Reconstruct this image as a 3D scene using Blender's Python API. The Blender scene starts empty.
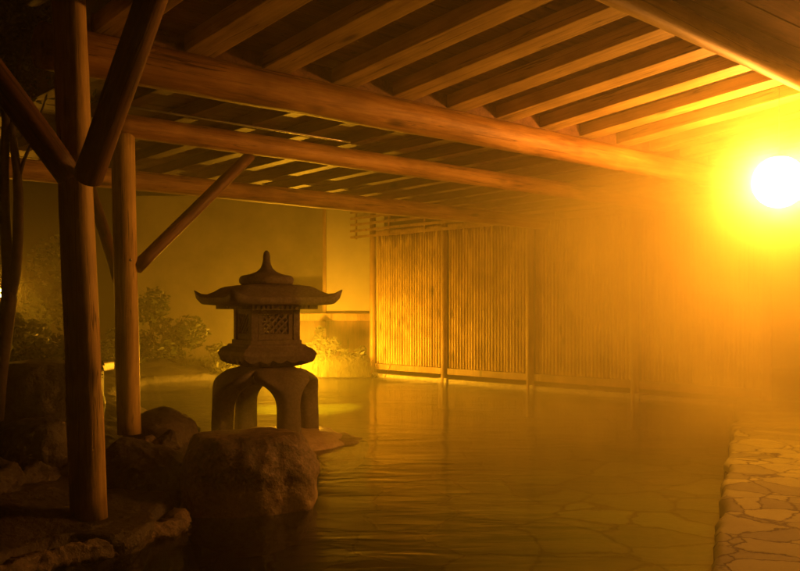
import bpy, bmesh, math, random
from mathutils import Vector, Matrix, noise
random.seed(7)
S = bpy.context.scene
COL = S.collection
R = math.radians
EYE = 1.2                      # eye height above the water (water is z = 0)
F = 900.0

def at(px, py, y):             # photograph pixel -> point at distance y
    return Vector(((px - 400) / F * y, y, EYE + (310 - py) / F * y))

# ------------------------------------------------------------------ helpers
def tag(o, label=None, cat=None, group=None, kind=None):
    if label: o['label'] = label
    if cat: o['category'] = cat
    if group: o['group'] = group
    if kind: o['kind'] = kind
    return o

def empty(name, loc, label, cat, group=None):
    o = bpy.data.objects.new(name, None); COL.objects.link(o)
    o.location = loc; o.empty_display_size = 0.1
    return tag(o, label, cat, group)

def link(name, bm, mat, parent=None, M=None, smooth=True, autosmooth=None):
    me = bpy.data.meshes.new(name)
    bm.normal_update()
    bm.to_mesh(me); bm.free()
    if smooth:
        for p in me.polygons: p.use_smooth = True
    if mat: me.materials.append(mat)
    o = bpy.data.objects.new(name, me); COL.objects.link(o)
    M = M or Matrix.Identity(4)
    if parent is not None:
        o.parent = parent
        root = parent
        chain = Matrix.Identity(4)
        # parents carry their own basis matrices
        mats = []
        while root is not None:
            mats.append(root.matrix_parent_inverse @ root.matrix_basis); root = root.parent
        for m in reversed(mats): chain = chain @ m
        o.matrix_parent_inverse = chain.inverted()
    o.matrix_basis = M
    return o

def frame(p0, p1, up=Vector((0, 0, 1))):
    p0 = Vector(p0); p1 = Vector(p1)
    z = (p1 - p0); L = z.length; z.normalize()
    if abs(z.dot(up)) > 0.98: up = Vector((0.3, 1, 0)).normalized()
    x = up.cross(z).normalized(); y = z.cross(x)
    M = Matrix((x, y, z)).transposed().to_4x4(); M.translation = p0
    return M, L

def log(name, p0, p1, r0, r1, mat, parent, seg=20, wob=0.05, seed=None, bend=0.0):
    M, L = frame(p0, p1)
    seed = random.random() * 100 if seed is None else seed
    bm = bmesh.new()
    n = max(4, int(L / 0.12))
    rings = []
    for i in range(n + 1):
        t = i / n
        r = r0 + (r1 - r0) * t
        bx = bend * math.sin(math.pi * t)
        ring = []
        for k in range(seg):
            a = 2 * math.pi * k / seg
            q = Vector((math.cos(a) * 1.3, math.sin(a) * 1.3, t * L * 1.6 + seed))
            rr = r * (1 + wob * noise.noise(q) + 0.5 * wob * noise.noise(q * 3))
            ring.append(bm.verts.new((rr * math.cos(a) + bx, rr * math.sin(a), t * L)))
        rings.append(ring)
    for i in range(n):
        for k in range(seg):
            bm.faces.new((rings[i][k], rings[i][(k + 1) % seg], rings[i + 1][(k + 1) % seg], rings[i + 1][k]))
    for ring, flip in ((rings[0], True), (rings[-1], False)):
        c = bm.verts.new(sum((v.co for v in ring), Vector()) / seg)
        for k in range(seg):
            f = (ring[k], ring[(k + 1) % seg], c)
            bm.faces.new(f[::-1] if flip else f)
    o = link(name, bm, mat, parent, M)
    me = o.data
    nq = n * seg
    for i, p in enumerate(me.polygons):
        if i >= nq: p.use_smooth = False
    return o

def box_bm(bm, lo, hi, bev=0.0):
    vs = [bm.verts.new((x, y, z)) for x in (lo[0], hi[0]) for y in (lo[1], hi[1]) for z in (lo[2], hi[2])]
    idx = ((0, 1, 3, 2), (4, 6, 7, 5), (0, 4, 5, 1), (2, 3, 7, 6), (0, 2, 6, 4), (1, 5, 7, 3))
    fs = [bm.faces.new([vs[i] for i in f]) for f in idx]
    if bev:
        es = list({e for f in fs for e in f.edges})
        bmesh.ops.bevel(bm, geom=es, offset=bev, segments=2, affect='EDGES', profile=0.7)

def timber(name, p0, p1, w, h, mat, parent, bev=0.008):
    """sawn timber; w across, h vertical; the line p0-p1 runs along the middle of the underside"""
    M, L = frame(p0, p1)
    bm = bmesh.new()
    box_bm(bm, (-w / 2, 0, 0), (w / 2, h, L), bev)
    o = link(name, bm, mat, parent, M, smooth=False)
    return o

def boxobj(name, lo, hi, mat, parent=None, bev=0.006, M=None):
    bm = bmesh.new(); box_bm(bm, lo, hi, bev)
    return link(name, bm, mat, parent, M, smooth=False)

def lathe(bm, prof, seg=24, c=(0, 0, 0)):
    rings = []
    for r, z in prof:
        rings.append([bm.verts.new((c[0] + r * math.cos(2 * math.pi * k / seg), c[1] + r * math.sin(2 * math.pi * k / seg), c[2] + z)) for k in range(seg)])
    for a, b in zip(rings, rings[1:]):
        for k in range(seg):
            bm.faces.new((a[k], a[(k + 1) % seg], b[(k + 1) % seg], b[k]))
    bm.faces.new(rings[0][::-1]); bm.faces.new(rings[-1])

# ------------------------------------------------------------------ materials
def newmat(name):
    m = bpy.data.materials.new(name); m.use_nodes = True
    nt = m.node_tree
    b = nt.nodes['Principled BSDF']
    return m, nt, b

def N(nt, t, **kw):
    n = nt.nodes.new(t)
    for k, v in kw.items():
        if k in n.inputs: n.inputs[k].default_value = v
        else: setattr(n, k, v)
    return n

def ramp(nt, src, stops):
    r = nt.nodes.new('ShaderNodeValToRGB')
    el = r.color_ramp.elements
    while len(el) < len(stops): el.new(0.5)
    for e, (p, c) in zip(el, stops):
        e.position = p; e.color = (*c, 1)
    nt.links.new(src, r.inputs[0])
    return r

def mapped(nt, scale, coord='Object'):
    tc = nt.nodes.new('ShaderNodeTexCoord'); mp = nt.nodes.new('ShaderNodeMapping')
    mp.inputs['Scale'].default_value = scale
    nt.links.new(tc.outputs[coord], mp.inputs[0])
    return mp.outputs[0]

def wood(name, c0, c1, c2, rough=0.55, scale=(9, 9, 0.7), bump=0.25, spec=0.35):
    m, nt, b = newmat(name)
    v = mapped(nt, scale)
    oi = nt.nodes.new('ShaderNodeObjectInfo')
    ad = N(nt, 'ShaderNodeVectorMath', operation='ADD')
    mul = N(nt, 'ShaderNodeVectorMath', operation='SCALE'); mul.inputs[0].default_value = (13, 7, 31)
    nt.links.new(oi.outputs['Random'], mul.inputs['Scale'])
    nt.links.new(v, ad.inputs[0]); nt.links.new(mul.outputs[0], ad.inputs[1])
    n1 = N(nt, 'ShaderNodeTexNoise', Scale=1.6, Detail=6.0, Roughness=0.62, Distortion=0.6)
    nt.links.new(ad.outputs[0], n1.inputs['Vector'])
    n2 = N(nt, 'ShaderNodeTexNoise', Scale=7.0, Detail=5.0, Roughness=0.7)
    nt.links.new(ad.outputs[0], n2.inputs['Vector'])
    mx = N(nt, 'ShaderNodeMix', data_type='FLOAT'); mx.inputs[0].default_value = 0.4
    nt.links.new(n1.outputs['Fac'], mx.inputs[2]); nt.links.new(n2.outputs['Fac'], mx.inputs[3])
    rp = ramp(nt, mx.outputs[0], ((0.36, c0), (0.5, c1), (0.64, c2)))
    # blotches and water stains
    n3 = N(nt, 'ShaderNodeTexNoise', Scale=3.5, Detail=4.0)
    v3 = mapped(nt, (1, 1, 0.6)); nt.links.new(v3, n3.inputs['Vector'])
    r3 = ramp(nt, n3.outputs['Fac'], ((0.35, (0.55, 0.5, 0.45)), (0.6, (1, 1, 1))))
    mc = N(nt, 'ShaderNodeMix', data_type='RGBA', blend_type='MULTIPLY'); mc.inputs[0].default_value = 0.8
    nt.links.new(rp.outputs[0], mc.inputs[6]); nt.links.new(r3.outputs[0], mc.inputs[7])
    vk = N(nt, 'ShaderNodeVectorMath', operation='MULTIPLY'); vk.inputs[1].default_value = (1.7, 1.7, 0.45)
    nt.links.new(ad.outputs[0], vk.inputs[0])
    nk = N(nt, 'ShaderNodeTexNoise', Scale=1.1, Detail=2.0, Roughness=0.5); nt.links.new(vk.outputs[0], nk.inputs['Vector'])
    crack = ramp(nt, nk.outputs['Fac'], ((0.492, (1, 1, 1)), (0.5, (0.12, 0.12, 0.12)), (0.508, (1, 1, 1))))
    vn = mapped(nt, (6, 6, 1.9))
    an = N(nt, 'ShaderNodeVectorMath', operation='ADD'); nt.links.new(vn, an.inputs[0]); nt.links.new(mul.outputs[0], an.inputs[1])
    vo = N(nt, 'ShaderNodeTexVoronoi', feature='F1', Scale=0.75); nt.links.new(an.outputs[0], vo.inputs['Vector'])
    knot = ramp(nt, vo.outputs['Distance'], ((0.06, (0.2, 0.18, 0.16)), (0.16, (1, 1, 1))))
    m3 = N(nt, 'ShaderNodeMix', data_type='RGBA', blend_type='MULTIPLY'); m3.inputs[0].default_value = 1.0
    nt.links.new(crack.outputs[0], m3.inputs[6]); nt.links.new(knot.outputs[0], m3.inputs[7])
    m4 = N(nt, 'ShaderNodeMix', data_type='RGBA', blend_type='MULTIPLY'); m4.inputs[0].default_value = 0.85
    nt.links.new(mc.outputs[2], m4.inputs[6]); nt.links.new(m3.outputs[2], m4.inputs[7])
    nt.links.new(m4.outputs[2], b.inputs['Base Color'])
    b.inputs['Roughness'].default_value = rough
    b.inputs['Specular IOR Level'].default_value = spec
    hh = N(nt, 'ShaderNodeMath', operation='MULTIPLY'); nt.links.new(mx.outputs[0], hh.inputs[0]); nt.links.new(crack.outputs[0], hh.inputs[1])
    bp = N(nt, 'ShaderNodeBump', Strength=bump, Distance=0.01)
    nt.links.new(hh.outputs[0], bp.inputs['Height']); nt.links.new(bp.outputs[0], b.inputs['Normal'])
    return m

def stone(name, c0, c1, c2, scale=4.0, rough=0.6, bump=0.6, dist=0.03, band=None, spec=0.4):
    m, nt, b = newmat(name)
    v = mapped(nt, (1, 1, 1))
    n1 = N(nt, 'ShaderNodeTexNoise', Scale=scale, Detail=9.0, Roughness=0.65)
    nt.links.new(v, n1.inputs['Vector'])
    n2 = N(nt, 'ShaderNodeTexNoise', Scale=scale * 9, Detail=5.0, Roughness=0.7)
    nt.links.new(v, n2.inputs['Vector'])
    rp = ramp(nt, n1.outputs['Fac'], ((0.3, c0), (0.52, c1), (0.75, c2)))
    sp_ = ramp(nt, n2.outputs['Fac'], ((0.38, (0.45, 0.45, 0.45)), (0.62, (1.15, 1.15, 1.15))))
    ms = N(nt, 'ShaderNodeMix', data_type='RGBA', blend_type='MULTIPLY'); ms.inputs[0].default_value = 0.8
    nt.links.new(rp.outputs[0], ms.inputs[6]); nt.links.new(sp_.outputs[0], ms.inputs[7])
    out = ms.outputs[2]
    if band:                                # mineral tide mark left by the hot water
        z0, z1, cb = band
        g = nt.nodes.new('ShaderNodeNewGeometry'); sp = nt.nodes.new('ShaderNodeSeparateXYZ')
        nt.links.new(g.outputs['Position'], sp.inputs[0])
        nn = N(nt, 'ShaderNodeMath', operation='MULTIPLY_ADD'); nn.inputs[1].default_value = 0.16
        nt.links.new(n1.outputs['Fac'], nn.inputs[0]); nt.links.new(sp.outputs['Z'], nn.inputs[2])
        mr = N(nt, 'ShaderNodeMapRange'); mr.inputs[1].default_value = z1 + 0.08; mr.inputs[2].default_value = z0 + 0.08
        nt.links.new(nn.outputs[0], mr.inputs[0])
        mc = N(nt, 'ShaderNodeMix', data_type='RGBA')
        nt.links.new(mr.outputs[0], mc.inputs[0]); nt.links.new(out, mc.inputs[6]); mc.inputs[7].default_value = (*cb, 1)
        m2 = N(nt, 'ShaderNodeMix', data_type='RGBA', blend_type='MULTIPLY'); m2.inputs[0].default_value = 0.6
        r2 = ramp(nt, n2.outputs['Fac'], ((0.35, (0.4, 0.4, 0.4)), (0.6, (1, 1, 1))))
        nt.links.new(mc.outputs[2], m2.inputs[6]); nt.links.new(r2.outputs[0], m2.inputs[7])
        out = m2.outputs[2]
    nt.links.new(out, b.inputs['Base Color'])
    b.inputs['Roughness'].default_value = rough
    b.inputs['Specular IOR Level'].default_value = spec
    ad = N(nt, 'ShaderNodeMath', operation='MULTIPLY_ADD'); ad.inputs[1].default_value = 0.25
    nt.links.new(n2.outputs['Fac'], ad.inputs[0]); nt.links.new(n1.outputs['Fac'], ad.inputs[2])
    bp = N(nt, 'ShaderNodeBump', Strength=bump, Distance=dist)
    nt.links.new(ad.outputs[0], bp.inputs['Height']); nt.links.new(bp.outputs[0], b.inputs['Normal'])
    return m

def flag_stone(name, c0, c1, joint, scale, rough, bump=0.8, stretch=(1, 1, 1)):
    """irregular flagstones with joints, in world coordinates"""
    m, nt, b = newmat(name)
    v = mapped(nt, stretch)
    nz = N(nt, 'ShaderNodeTexNoise', Scale=1.6, Detail=4.0); nt.links.new(v, nz.inputs['Vector'])
    sc = N(nt, 'ShaderNodeVectorMath', operation='SCALE'); sc.inputs['Scale'].default_value = 0.35; nz.inputs['Detail'].default_value = 9.0; nz.inputs['Roughness'].default_value = 0.68
    nt.links.new(nz.outputs['Color'], sc.inputs[0])
    ad = N(nt, 'ShaderNodeVectorMath', operation='ADD')
    nt.links.new(v, ad.inputs[0]); nt.links.new(sc.outputs[0], ad.inputs[1])
    ve = N(nt, 'ShaderNodeTexVoronoi', feature='DISTANCE_TO_EDGE', Scale=scale); nt.links.new(ad.outputs[0], ve.inputs['Vector'])
    vc = N(nt, 'ShaderNodeTexVoronoi', feature='F1', Scale=scale); nt.links.new(ad.outputs[0], vc.inputs['Vector'])
    n2 = N(nt, 'ShaderNodeTexNoise', Scale=9.0, Detail=8.0, Roughness=0.7); nt.links.new(v, n2.inputs['Vector'])
    mixf = N(nt, 'ShaderNodeMix', data_type='FLOAT'); mixf.inputs[0].default_value = 0.5
    sx = nt.nodes.new('ShaderNodeSeparateColor'); nt.links.new(vc.outputs['Color'], sx.inputs[0])
    nt.links.new(sx.outputs[0], mixf.inputs[2]); nt.links.new(n2.outputs['Fac'], mixf.inputs[3])
    rp = ramp(nt, mixf.outputs[0], ((0.25, c0), (0.75, c1)))
    je = ramp(nt, ve.outputs['Distance'], ((0.008, (0, 0, 0)), (0.034, (1, 1, 1))))
    mc = N(nt, 'ShaderNodeMix', data_type='RGBA')
    nt.links.new(je.outputs[0], mc.inputs[0]); mc.inputs[6].default_value = (*joint, 1); nt.links.new(rp.outputs[0], mc.inputs[7])
    nt.links.new(mc.outputs[2], b.inputs['Base Color'])
    b.inputs['Roughness'].default_value = rough
    b.inputs['Specular IOR Level'].default_value = 0.22
    h = N(nt, 'ShaderNodeMath', operation='MULTIPLY_ADD'); h.inputs[1].default_value = 0.35
    nt.links.new(n2.outputs['Fac'], h.inputs[0]); nt.links.new(je.outputs[0], h.inputs[2])
    bp = N(nt, 'ShaderNodeBump', Strength=bump, Distance=0.025)
    nt.links.new(h.outputs[0], bp.inputs['Height']); nt.links.new(bp.outputs[0], b.inputs['Normal'])
    return m

def plain(name, c, rough=0.6, spec=0.4, metallic=0.0, var=0.25, scale=6.0):
    m, nt, b = newmat(name)
    v = mapped(nt, (1, 1, 1))
    n1 = N(nt, 'ShaderNodeTexNoise', Scale=scale, Detail=6.0, Roughness=0.65); nt.links.new(v, n1.inputs['Vector'])
    lo = tuple(x * (1 - var) for x in c); hi = tuple(min(1, x * (1 + var)) for x in c)
    rp = ramp(nt, n1.outputs['Fac'], ((0.3, lo), (0.7, hi)))
    nt.links.new(rp.outputs[0], b.inputs['Base Color'])
    b.inputs['Roughness'].default_value = rough; b.inputs['Specular IOR Level'].default_value = spec
    b.inputs['Metallic'].default_value = metallic
    return m

def leafmat(name, c0, c1):
    m, nt, b = newmat(name)
    n1 = N(nt, 'ShaderNodeTexNoise', Scale=5.0, Detail=3.0)
    v = mapped(nt, (1, 1, 1)); nt.links.new(v, n1.inputs['Vector'])
    rp = ramp(nt, n1.outputs['Fac'], ((0.35, c0), (0.65, c1)))
    nt.links.new(rp.outputs[0], b.inputs['Base Color'])
    b.inputs['Roughness'].default_value = 0.45
    tr = nt.nodes.new('ShaderNodeBsdfTranslucent'); nt.links.new(rp.outputs[0], tr.inputs[0])
    mx = nt.nodes.new('ShaderNodeMixShader'); mx.inputs[0].default_value = 0.35
    nt.links.new(b.outputs[0], mx.inputs[1]); nt.links.new(tr.outputs[0], mx.inputs[2])
    nt.links.new(mx.outputs[0], nt.nodes['Material Output'].inputs['Surface'])
    return m

def glow(name, col, strength):
    m, nt, b = newmat(name)
    b.inputs['Base Color'].default_value = (0.8, 0.8, 0.8, 1)
    b.inputs['Emission Color'].default_value = (*col, 1); b.inputs['Emission Strength'].default_value = strength
    return m

W_POST = wood('peeled_log_wood', (0.34, 0.24, 0.075), (0.62, 0.46, 0.16), (0.74, 0.58, 0.24), bump=0.5)
W_BEAM = wood("beam_log_wood", (0.24, 0.13, 0.04), (0.48, 0.28, 0.085), (0.6, 0.41, 0.14), bump=0.55)
W_RAFT = wood('rafter_wood', (0.36, 0.26, 0.08), (0.55, 0.42, 0.14), (0.68, 0.54, 0.2), scale=(7, 7, 0.5))
W_DARK = wood('weathered_brace_shaded_rafter_wood', (0.10, 0.05, 0.025), (0.17, 0.085, 0.04), (0.25, 0.13, 0.06), bump=0.3)
W_DECK = wood('roof_board_wood', (0.13, 0.065, 0.03), (0.21, 0.11, 0.05), (0.3, 0.17, 0.08), scale=(0.6, 9, 9))
W_CEIL_SHADE = wood('shaded_board_wood', (0.03, 0.016, 0.008), (0.06, 0.032, 0.016), (0.1, 0.055, 0.026), scale=(0.6, 9, 9), rough=0.95, spec=0.05)  # near-black colour stands in for weaker lamplight on the ceiling boards
W_FENCE = wood('bamboo_wood', (0.44, 0.31, 0.12), (0.54, 0.39, 0.15), (0.62, 0.46, 0.19), scale=(14, 14, 0.6), rough=0.4)
W_FPOST = wood('fence_post_wood', (0.28, 0.17, 0.08), (0.36, 0.23, 0.11), (0.45, 0.3, 0.15), rough=0.5)
ST_LAN = stone('lantern_granite', (0.07, 0.065, 0.055), (0.12, 0.11, 0.095), (0.19, 0.175, 0.15), scale=5, rough=0.75, bump=0.5, dist=0.012)
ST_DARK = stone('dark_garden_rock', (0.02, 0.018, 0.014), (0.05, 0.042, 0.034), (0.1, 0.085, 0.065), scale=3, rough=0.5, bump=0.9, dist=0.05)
ST_BAND = stone('pool_boulder_rock', (0.09, 0.07, 0.05), (0.2, 0.155, 0.11), (0.34, 0.27, 0.19), scale=3.6, rough=0.45, bump=0.9, dist=0.04, band=(0.12, 0.2, (0.5, 0.41, 0.28)))
ST_CRUST = stone('mineral_crust', (0.1, 0.08, 0.055), (0.22, 0.17, 0.115), (0.36, 0.29, 0.2), scale=9, rough=0.4, bump=1.0, dist=0.03)
ST_PALE = stone('pale_kerb_stone', (0.4, 0.36, 0.28), (0.52, 0.47, 0.37), (0.62, 0.57, 0.46), scale=4, rough=0.4, bump=0.4)
FLAG = flag_stone('wet_flagstones', (0.11, 0.12, 0.03), (0.24, 0.26, 0.06), (0.025, 0.02, 0.012), 4.0, 0.7, bump=0.4)
FLOOR = flag_stone('pool_floor_stones', (0.06, 0.075, 0.028), (0.17, 0.185, 0.07), (0.012, 0.014, 0.007), 1.6, 0.7, bump=0.6)
EARTH = plain('dark_earth', (0.035, 0.027, 0.018), 0.85, var=0.5, scale=5)
PLASTER = plain('plaster_wall', (0.42, 0.38, 0.3), 0.8, var=0.12, scale=2)
PLASTER_DIM = plain('dimmed_plaster_wall', (0.25, 0.22, 0.17), 0.85, var=0.3, scale=1.2)  # same plaster with dimmer light put into its colour, for the set-back panel
METAL = plain('dull_metal', (0.35, 0.34, 0.32), 0.3, 0.5, 1.0)
BLACKM = plain('black_iron', (0.03, 0.03, 0.03), 0.45, 0.5, 0.6)
BARK = plain('dark_bark', (0.05, 0.035, 0.025), 0.85, var=0.5, scale=20)
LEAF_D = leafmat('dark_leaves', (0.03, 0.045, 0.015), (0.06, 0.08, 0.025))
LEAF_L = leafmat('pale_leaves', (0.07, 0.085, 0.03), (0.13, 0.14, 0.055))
GRASSM = leafmat('grass_blades', (0.14, 0.15, 0.06), (0.27, 0.26, 0.12))

# ------------------------------------------------------------------ shelter axes
B = Vector((0.741, 0.671, 0)); RR = Vector((0.671, -0.741, 0)); O = Vector((-1.5, 5.0, 0))
def P(a, s, z): return O + B * a + RR * s + Vector((0, 0, z))

shelter = empty('bathing_shelter', (-1.61, 4.63, 0.1), 'open timber shelter of peeled logs with rafters over the hot pool', 'shelter')
# posts
p1b = at(89, 519, 4.63); p1t = Vector((-1.715, 4.63, 3.05))
log('post', p1b, p1t, 0.092, 0.083, W_POST, shelter, seg=28, wob=0.06, seed=3)
p2b = at(129, 434, 6.72); p2t = Vector((-2.07, 6.72, 2.52))
log('post', p2b, p2t, 0.087, 0.084, W_POST, shelter, seg=24, wob=0.05, seed=11)
for s, z in ((0.0, 2.5), (-1.63, 2.5), (-3.79, 2.4)):
    p = P(9.6, s, 0); log('post', (p.x, p.y, 0.0), (p.x, p.y, z), 0.1, 0.09, W_POST, shelter)
# long beams
log('beam', P(-0.5, 0, 2.575), P(9.8, 0, 2.57), 0.118, 0.1, W_BEAM, shelter, seg=28, wob=0.06, seed=21)
log('beam', P(0.62, -1.63, 2.575), P(9.8, -1.63, 2.56), 0.088, 0.085, W_BEAM, shelter, seg=24, wob=0.05, seed=31)
log('beam', P(-2.5, -3.79, 2.5), P(9.8, -3.79, 2.5), 0.1, 0.1, W_BEAM, shelter, seg=20, seed=41)
log('beam', (1.205 - 1.5 * 0.702, 4.616 - 1.5 * 0.712, 2.79), (1.205 + 6 * 0.702, 4.616 + 6 * 0.712, 2.79), 0.078, 0.074, W_RAFT, shelter, seg=28, wob=0.05, seed=51)
# tie beam above the near post and its continuation to the left
log('beam', P(-0.36, -0.5, 3.02), P(-0.36, 2.6, 3.1), 0.09, 0.09, W_DARK, shelter, seed=61)
log('beam', P(-2.6, 0.32, 2.92), P(-0.5, 0.26, 2.94), 0.09, 0.09, W_DARK, shelter, seed=62)
# braces
def brace(p0, p1, r, mat, bolt=None):
    b = log('brace', p0, p1, r, r * 0.95, mat, shelter, seg=18, wob=0.08)
    if bolt is not None:
        bm = bmesh.new(); bmesh.ops.create_icosphere(bm, subdivisions=2, radius=0.011)
        link('bolt', bm, METAL, b, Matrix.Translation(bolt))
    return b
b0 = at(88, 178, 4.52); b1 = b0 + RR * 0.98 + Vector((0, 0, 1.05))
brace(b0, b1, 0.072, W_DARK, at(92.5, 159, 4.445))
b0 = at(70, 176, 4.58); b1 = b0 - B * 0.82 + Vector((0, 0, 1.02))
brace(b0, b1, 0.07, W_DARK)
brace(at(136, 268, 6.74), at(250, 156, 7.5), 0.05, W_DARK, at(130.5, 260, 6.625))
brace(at(119, 280, 6.85), at(88, 180, 7.9), 0.048, W_DARK)
# rafters over the pool and behind
def zf(s): return EYE + 1.515 + 0.098 * s
for k in range(-2, 12):
    a = 1.0 + 0.545 * k
    timber('rafter', P(a, -0.22, zf(-0.22)), P(a, 2.06, zf(2.06)), 0.20, 0.10, W_RAFT, shelter)
def zb(s): return EYE + 1.515 + 0.018 * s
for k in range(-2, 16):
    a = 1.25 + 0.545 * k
    timber('rafter', P(a, -4.6, zb(-4.6)), P(a, -0.26, zb(-0.26)), 0.13, 0.10, W_DARK, shelter)  # rear rafters darkened by colour, standing in for the front beam's shade
# roof boards
def deck(name, a0, a1, s0, z0, s1, z1, th, mat):
    bm = bmesh.new()
    n = max(1, int((abs(s1 - s0)) / 0.16))
    for i in range(n):
        t0 = i / n; t1 = (i + 1) / n
        g = 0.004
        sa = s0 + (s1 - s0) * t0 + g; sb = s0 + (s1 - s0) * t1 - g
        za = z0 + (z1 - z0) * t0; zb_ = z0 + (z1 - z0) * t1
        dz = random.uniform(0, 0.006)
        vs = []
        for dzz in (dz, th):
            for (aa, ss, zz) in ((a0, sa, za), (a1, sa, za), (a1, sb, zb_), (a0, sb, zb_)):
                vs.append(bm.verts.new(P(aa, ss, zz + dzz) - P(0, 0, 0)))
        for f in ((0, 1, 2, 3), (7, 6, 5, 4), (0, 4, 5, 1), (1, 5, 6, 2), (2, 6, 7, 3), (3, 7, 4, 0)):
            bm.faces.new([vs[i] for i in f])
    # roof skin over the boards closes the gaps
    vs = [bm.verts.new(P(aa, ss, zz + th + 0.01) - P(0, 0, 0)) for (aa, ss, zz) in ((a0, s0, z0), (a1, s0, z0), (a1, s1, z1), (a0, s1, z1))]
    bm.faces.new(vs)
    bmesh.ops.recalc_face_normals(bm, faces=bm.faces[:])
    ang = math.atan2(B.y, B.x)
    Mr = Matrix.Translation(O) @ Matrix.Rotation(ang, 4, 'Z')
    bmesh.ops.transform(bm, matrix=Matrix.Rotation(-ang, 4, 'Z'), verts=bm.verts[:])
    return link(name, bm, mat, shelter, Mr, smooth=False)
deck('roof_boards', 0.0, 7.4, -0.24, zf(-0.24) + 0.103, 2.06, zf(2.06) + 0.103, 0.022, W_DECK)
deck('roof_boards', 0.05, 9.9, -4.7, zb(-4.7) + 0.103, -0.26, zb(-0.26) + 0.103, 0.022, W_DECK)
deck('ceiling_boards', -1.2, 7.4, 1.97, zf(1.97) - 0.04, 4.0, zf(4.0) - 0.04, 0.022, W_CEIL_SHADE)
deck_gap = timber('light_blocking_board', P(-0.2, -0.05, 2.66), P(9.6, -0.05, 2.66), 0.022, 0.155, W_DECK, shelter, bev=0.003)  # added to stop garden lamp light showing through the gap over the beam
# conduit slung under the rafters
log('conduit', P(0.2, -0.9, 2.545), P(2.3, -0.9, 2.545), 0.009, 0.009, METAL, shelter, seg=10, wob=0.0)

# ------------------------------------------------------------------ bamboo screen fence
FL = Vector((-0.456, 16.36, 0)); FD = Vector((0.67, -0.743, 0)).normalized(); BAY = 1.836
fence = empty('bamboo_screen', FL, 'tall bamboo screen fence on posts standing along the far edge of the pool', 'fence')
fang = math.atan2(FD.y, FD.x)
FM = Matrix.Translation(FL) @ Matrix.Rotation(fang, 4, 'Z')
NB = 4
for i in range(NB + 1):
    p = FL + FD * BAY * i
    log('post', (p.x - 0.037, p.y - 0.033, -0.5), (p.x - 0.037, p.y - 0.033, 3.05), 0.06, 0.056, W_FPOST, fence, seg=14)
    f = stone
    boxobj('post_footing', (i * BAY - 0.1, -0.1, -0.5), (i * BAY + 0.1, 0.1, 0.07), ST_PALE, fence, 0.015, FM)
for i in range(NB):
    x0 = i * BAY + 0.062; x1 = (i + 1) * BAY - 0.062
    bm = bmesh.new()
    n = 27
    for k in range(n):
        cx = x0 + (x1 - x0) * (k + 0.5) / n
        r = 0.5 * (x1 - x0) / n * random.uniform(0.84, 0.9)
        seg = 8
        rings = []
        zs = [0.24]
        z = random.uniform(0.3, 0.55)
        while z < 2.5: zs += [z - 0.012, z, z + 0.012]; z += random.uniform(0.28, 0.36)
        zs.append(2.56)
        dy = random.uniform(-0.004, 0.004)
        for j, zz in enumerate(zs):
            rr = r * (1.1 if (j % 3 == 2 and j < len(zs) - 1) else 1.0)
            rings.append([bm.verts.new((cx + rr * math.cos(2 * math.pi * q / seg), dy + rr * math.sin(2 * math.pi * q / seg), zz)) for q in range(seg)])
        for a_, b_ in zip(rings, rings[1:]):
            for q in range(seg): bm.faces.new((a_[q], a_[(q + 1) % seg], b_[(q + 1) % seg], b_[q]))
        bm.faces.new(rings[-1])
    link('bamboo_panel', bm, W_FENCE, fence, FM)
    boxobj('bottom_rail', (x0, -0.055, 0.13), (x1, 0.055, 0.235), W_FPOST, fence, 0.008, FM)
    boxobj('mid_rail', (x0, 0.036, 1.35), (x1, 0.075, 1.42), W_FPOST, fence, 0.005, FM)
    boxobj('top_rail', (x0, -0.04, 2.565), (x1, 0.04, 2.63), W_FPOST, fence, 0.006, FM)
    boxobj('plinth_beam', (x0, -0.07, -0.02), (x1, 0.07, 0.055), ST_PALE, fence, 0.01, FM)
bm = bmesh.new()
for k in range(5):
    z = 2.52 + k * 0.115
    box_bm(bm, (-0.55, -0.135, z), (NB * BAY, -0.11, z + 0.045), 0.003)
for k in range(NB * 2 + 2):
    x = -0.42 + k * BAY / 2
    if x < NB * BAY: box_bm(bm, (x - 0.02, -0.108, 2.5), (x + 0.02, -0.085, 3.05), 0.003)
link('lattice', bm, W_FPOST, fence, FM, smooth=False)

# ------------------------------------------------------------------ bathhouse wall behind
wall = empty('bathhouse_wall', (-1.2, 17.2, 0.2), 'pale plaster wall with a ledge, raised behind the stone lantern beside the bamboo screen', 'wall')
boxobj('panel', (-1.39, 17.0, 1.14), (-0.3, 17.15, 3.6), PLASTER, wall, 0.005)
boxobj('panel', (-5.6, 18.9, -0.3), (-1.47, 19.05, 3.6), PLASTER_DIM, wall, 0.005)  # added wing, set back to catch a soft light gradient in place of steam
boxobj('corner_post', (-1.46, 16.98, 0.0), (-1.395, 17.2, 3.6), W_FPOST, wall, 0.006)
boxobj('corner_post', (-0.57, 16.9, -0.3), (-0.48, 16.99, 1.0), W_FPOST, wall, 0.006)
boxobj('ledge', (-2.0, 16.85, 1.0), (-0.3, 17.3, 1.135), W_FPOST, wall, 0.01)
boxobj('base_panel', (-2.0, 17.4, -0.3), (-0.3, 17.5, 0.995), W_DARK, wall, 0.005)

# ------------------------------------------------------------------ stone lantern
LC = at(266.5, 430, 8.25); LC.z = 0.1
lan = empty('stone_lantern', LC, 'grey stone snow viewing lantern with upturned square roof and four curved legs', 'lantern')
A0 = R(15)       # the front corner faces a little left of the camera
def LM(z=0): return Matrix.Translation((LC.x, LC.y, LC.z + z)) @ Matrix.Rotation(-A0 - math.pi / 2, 4, 'Z')
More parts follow.
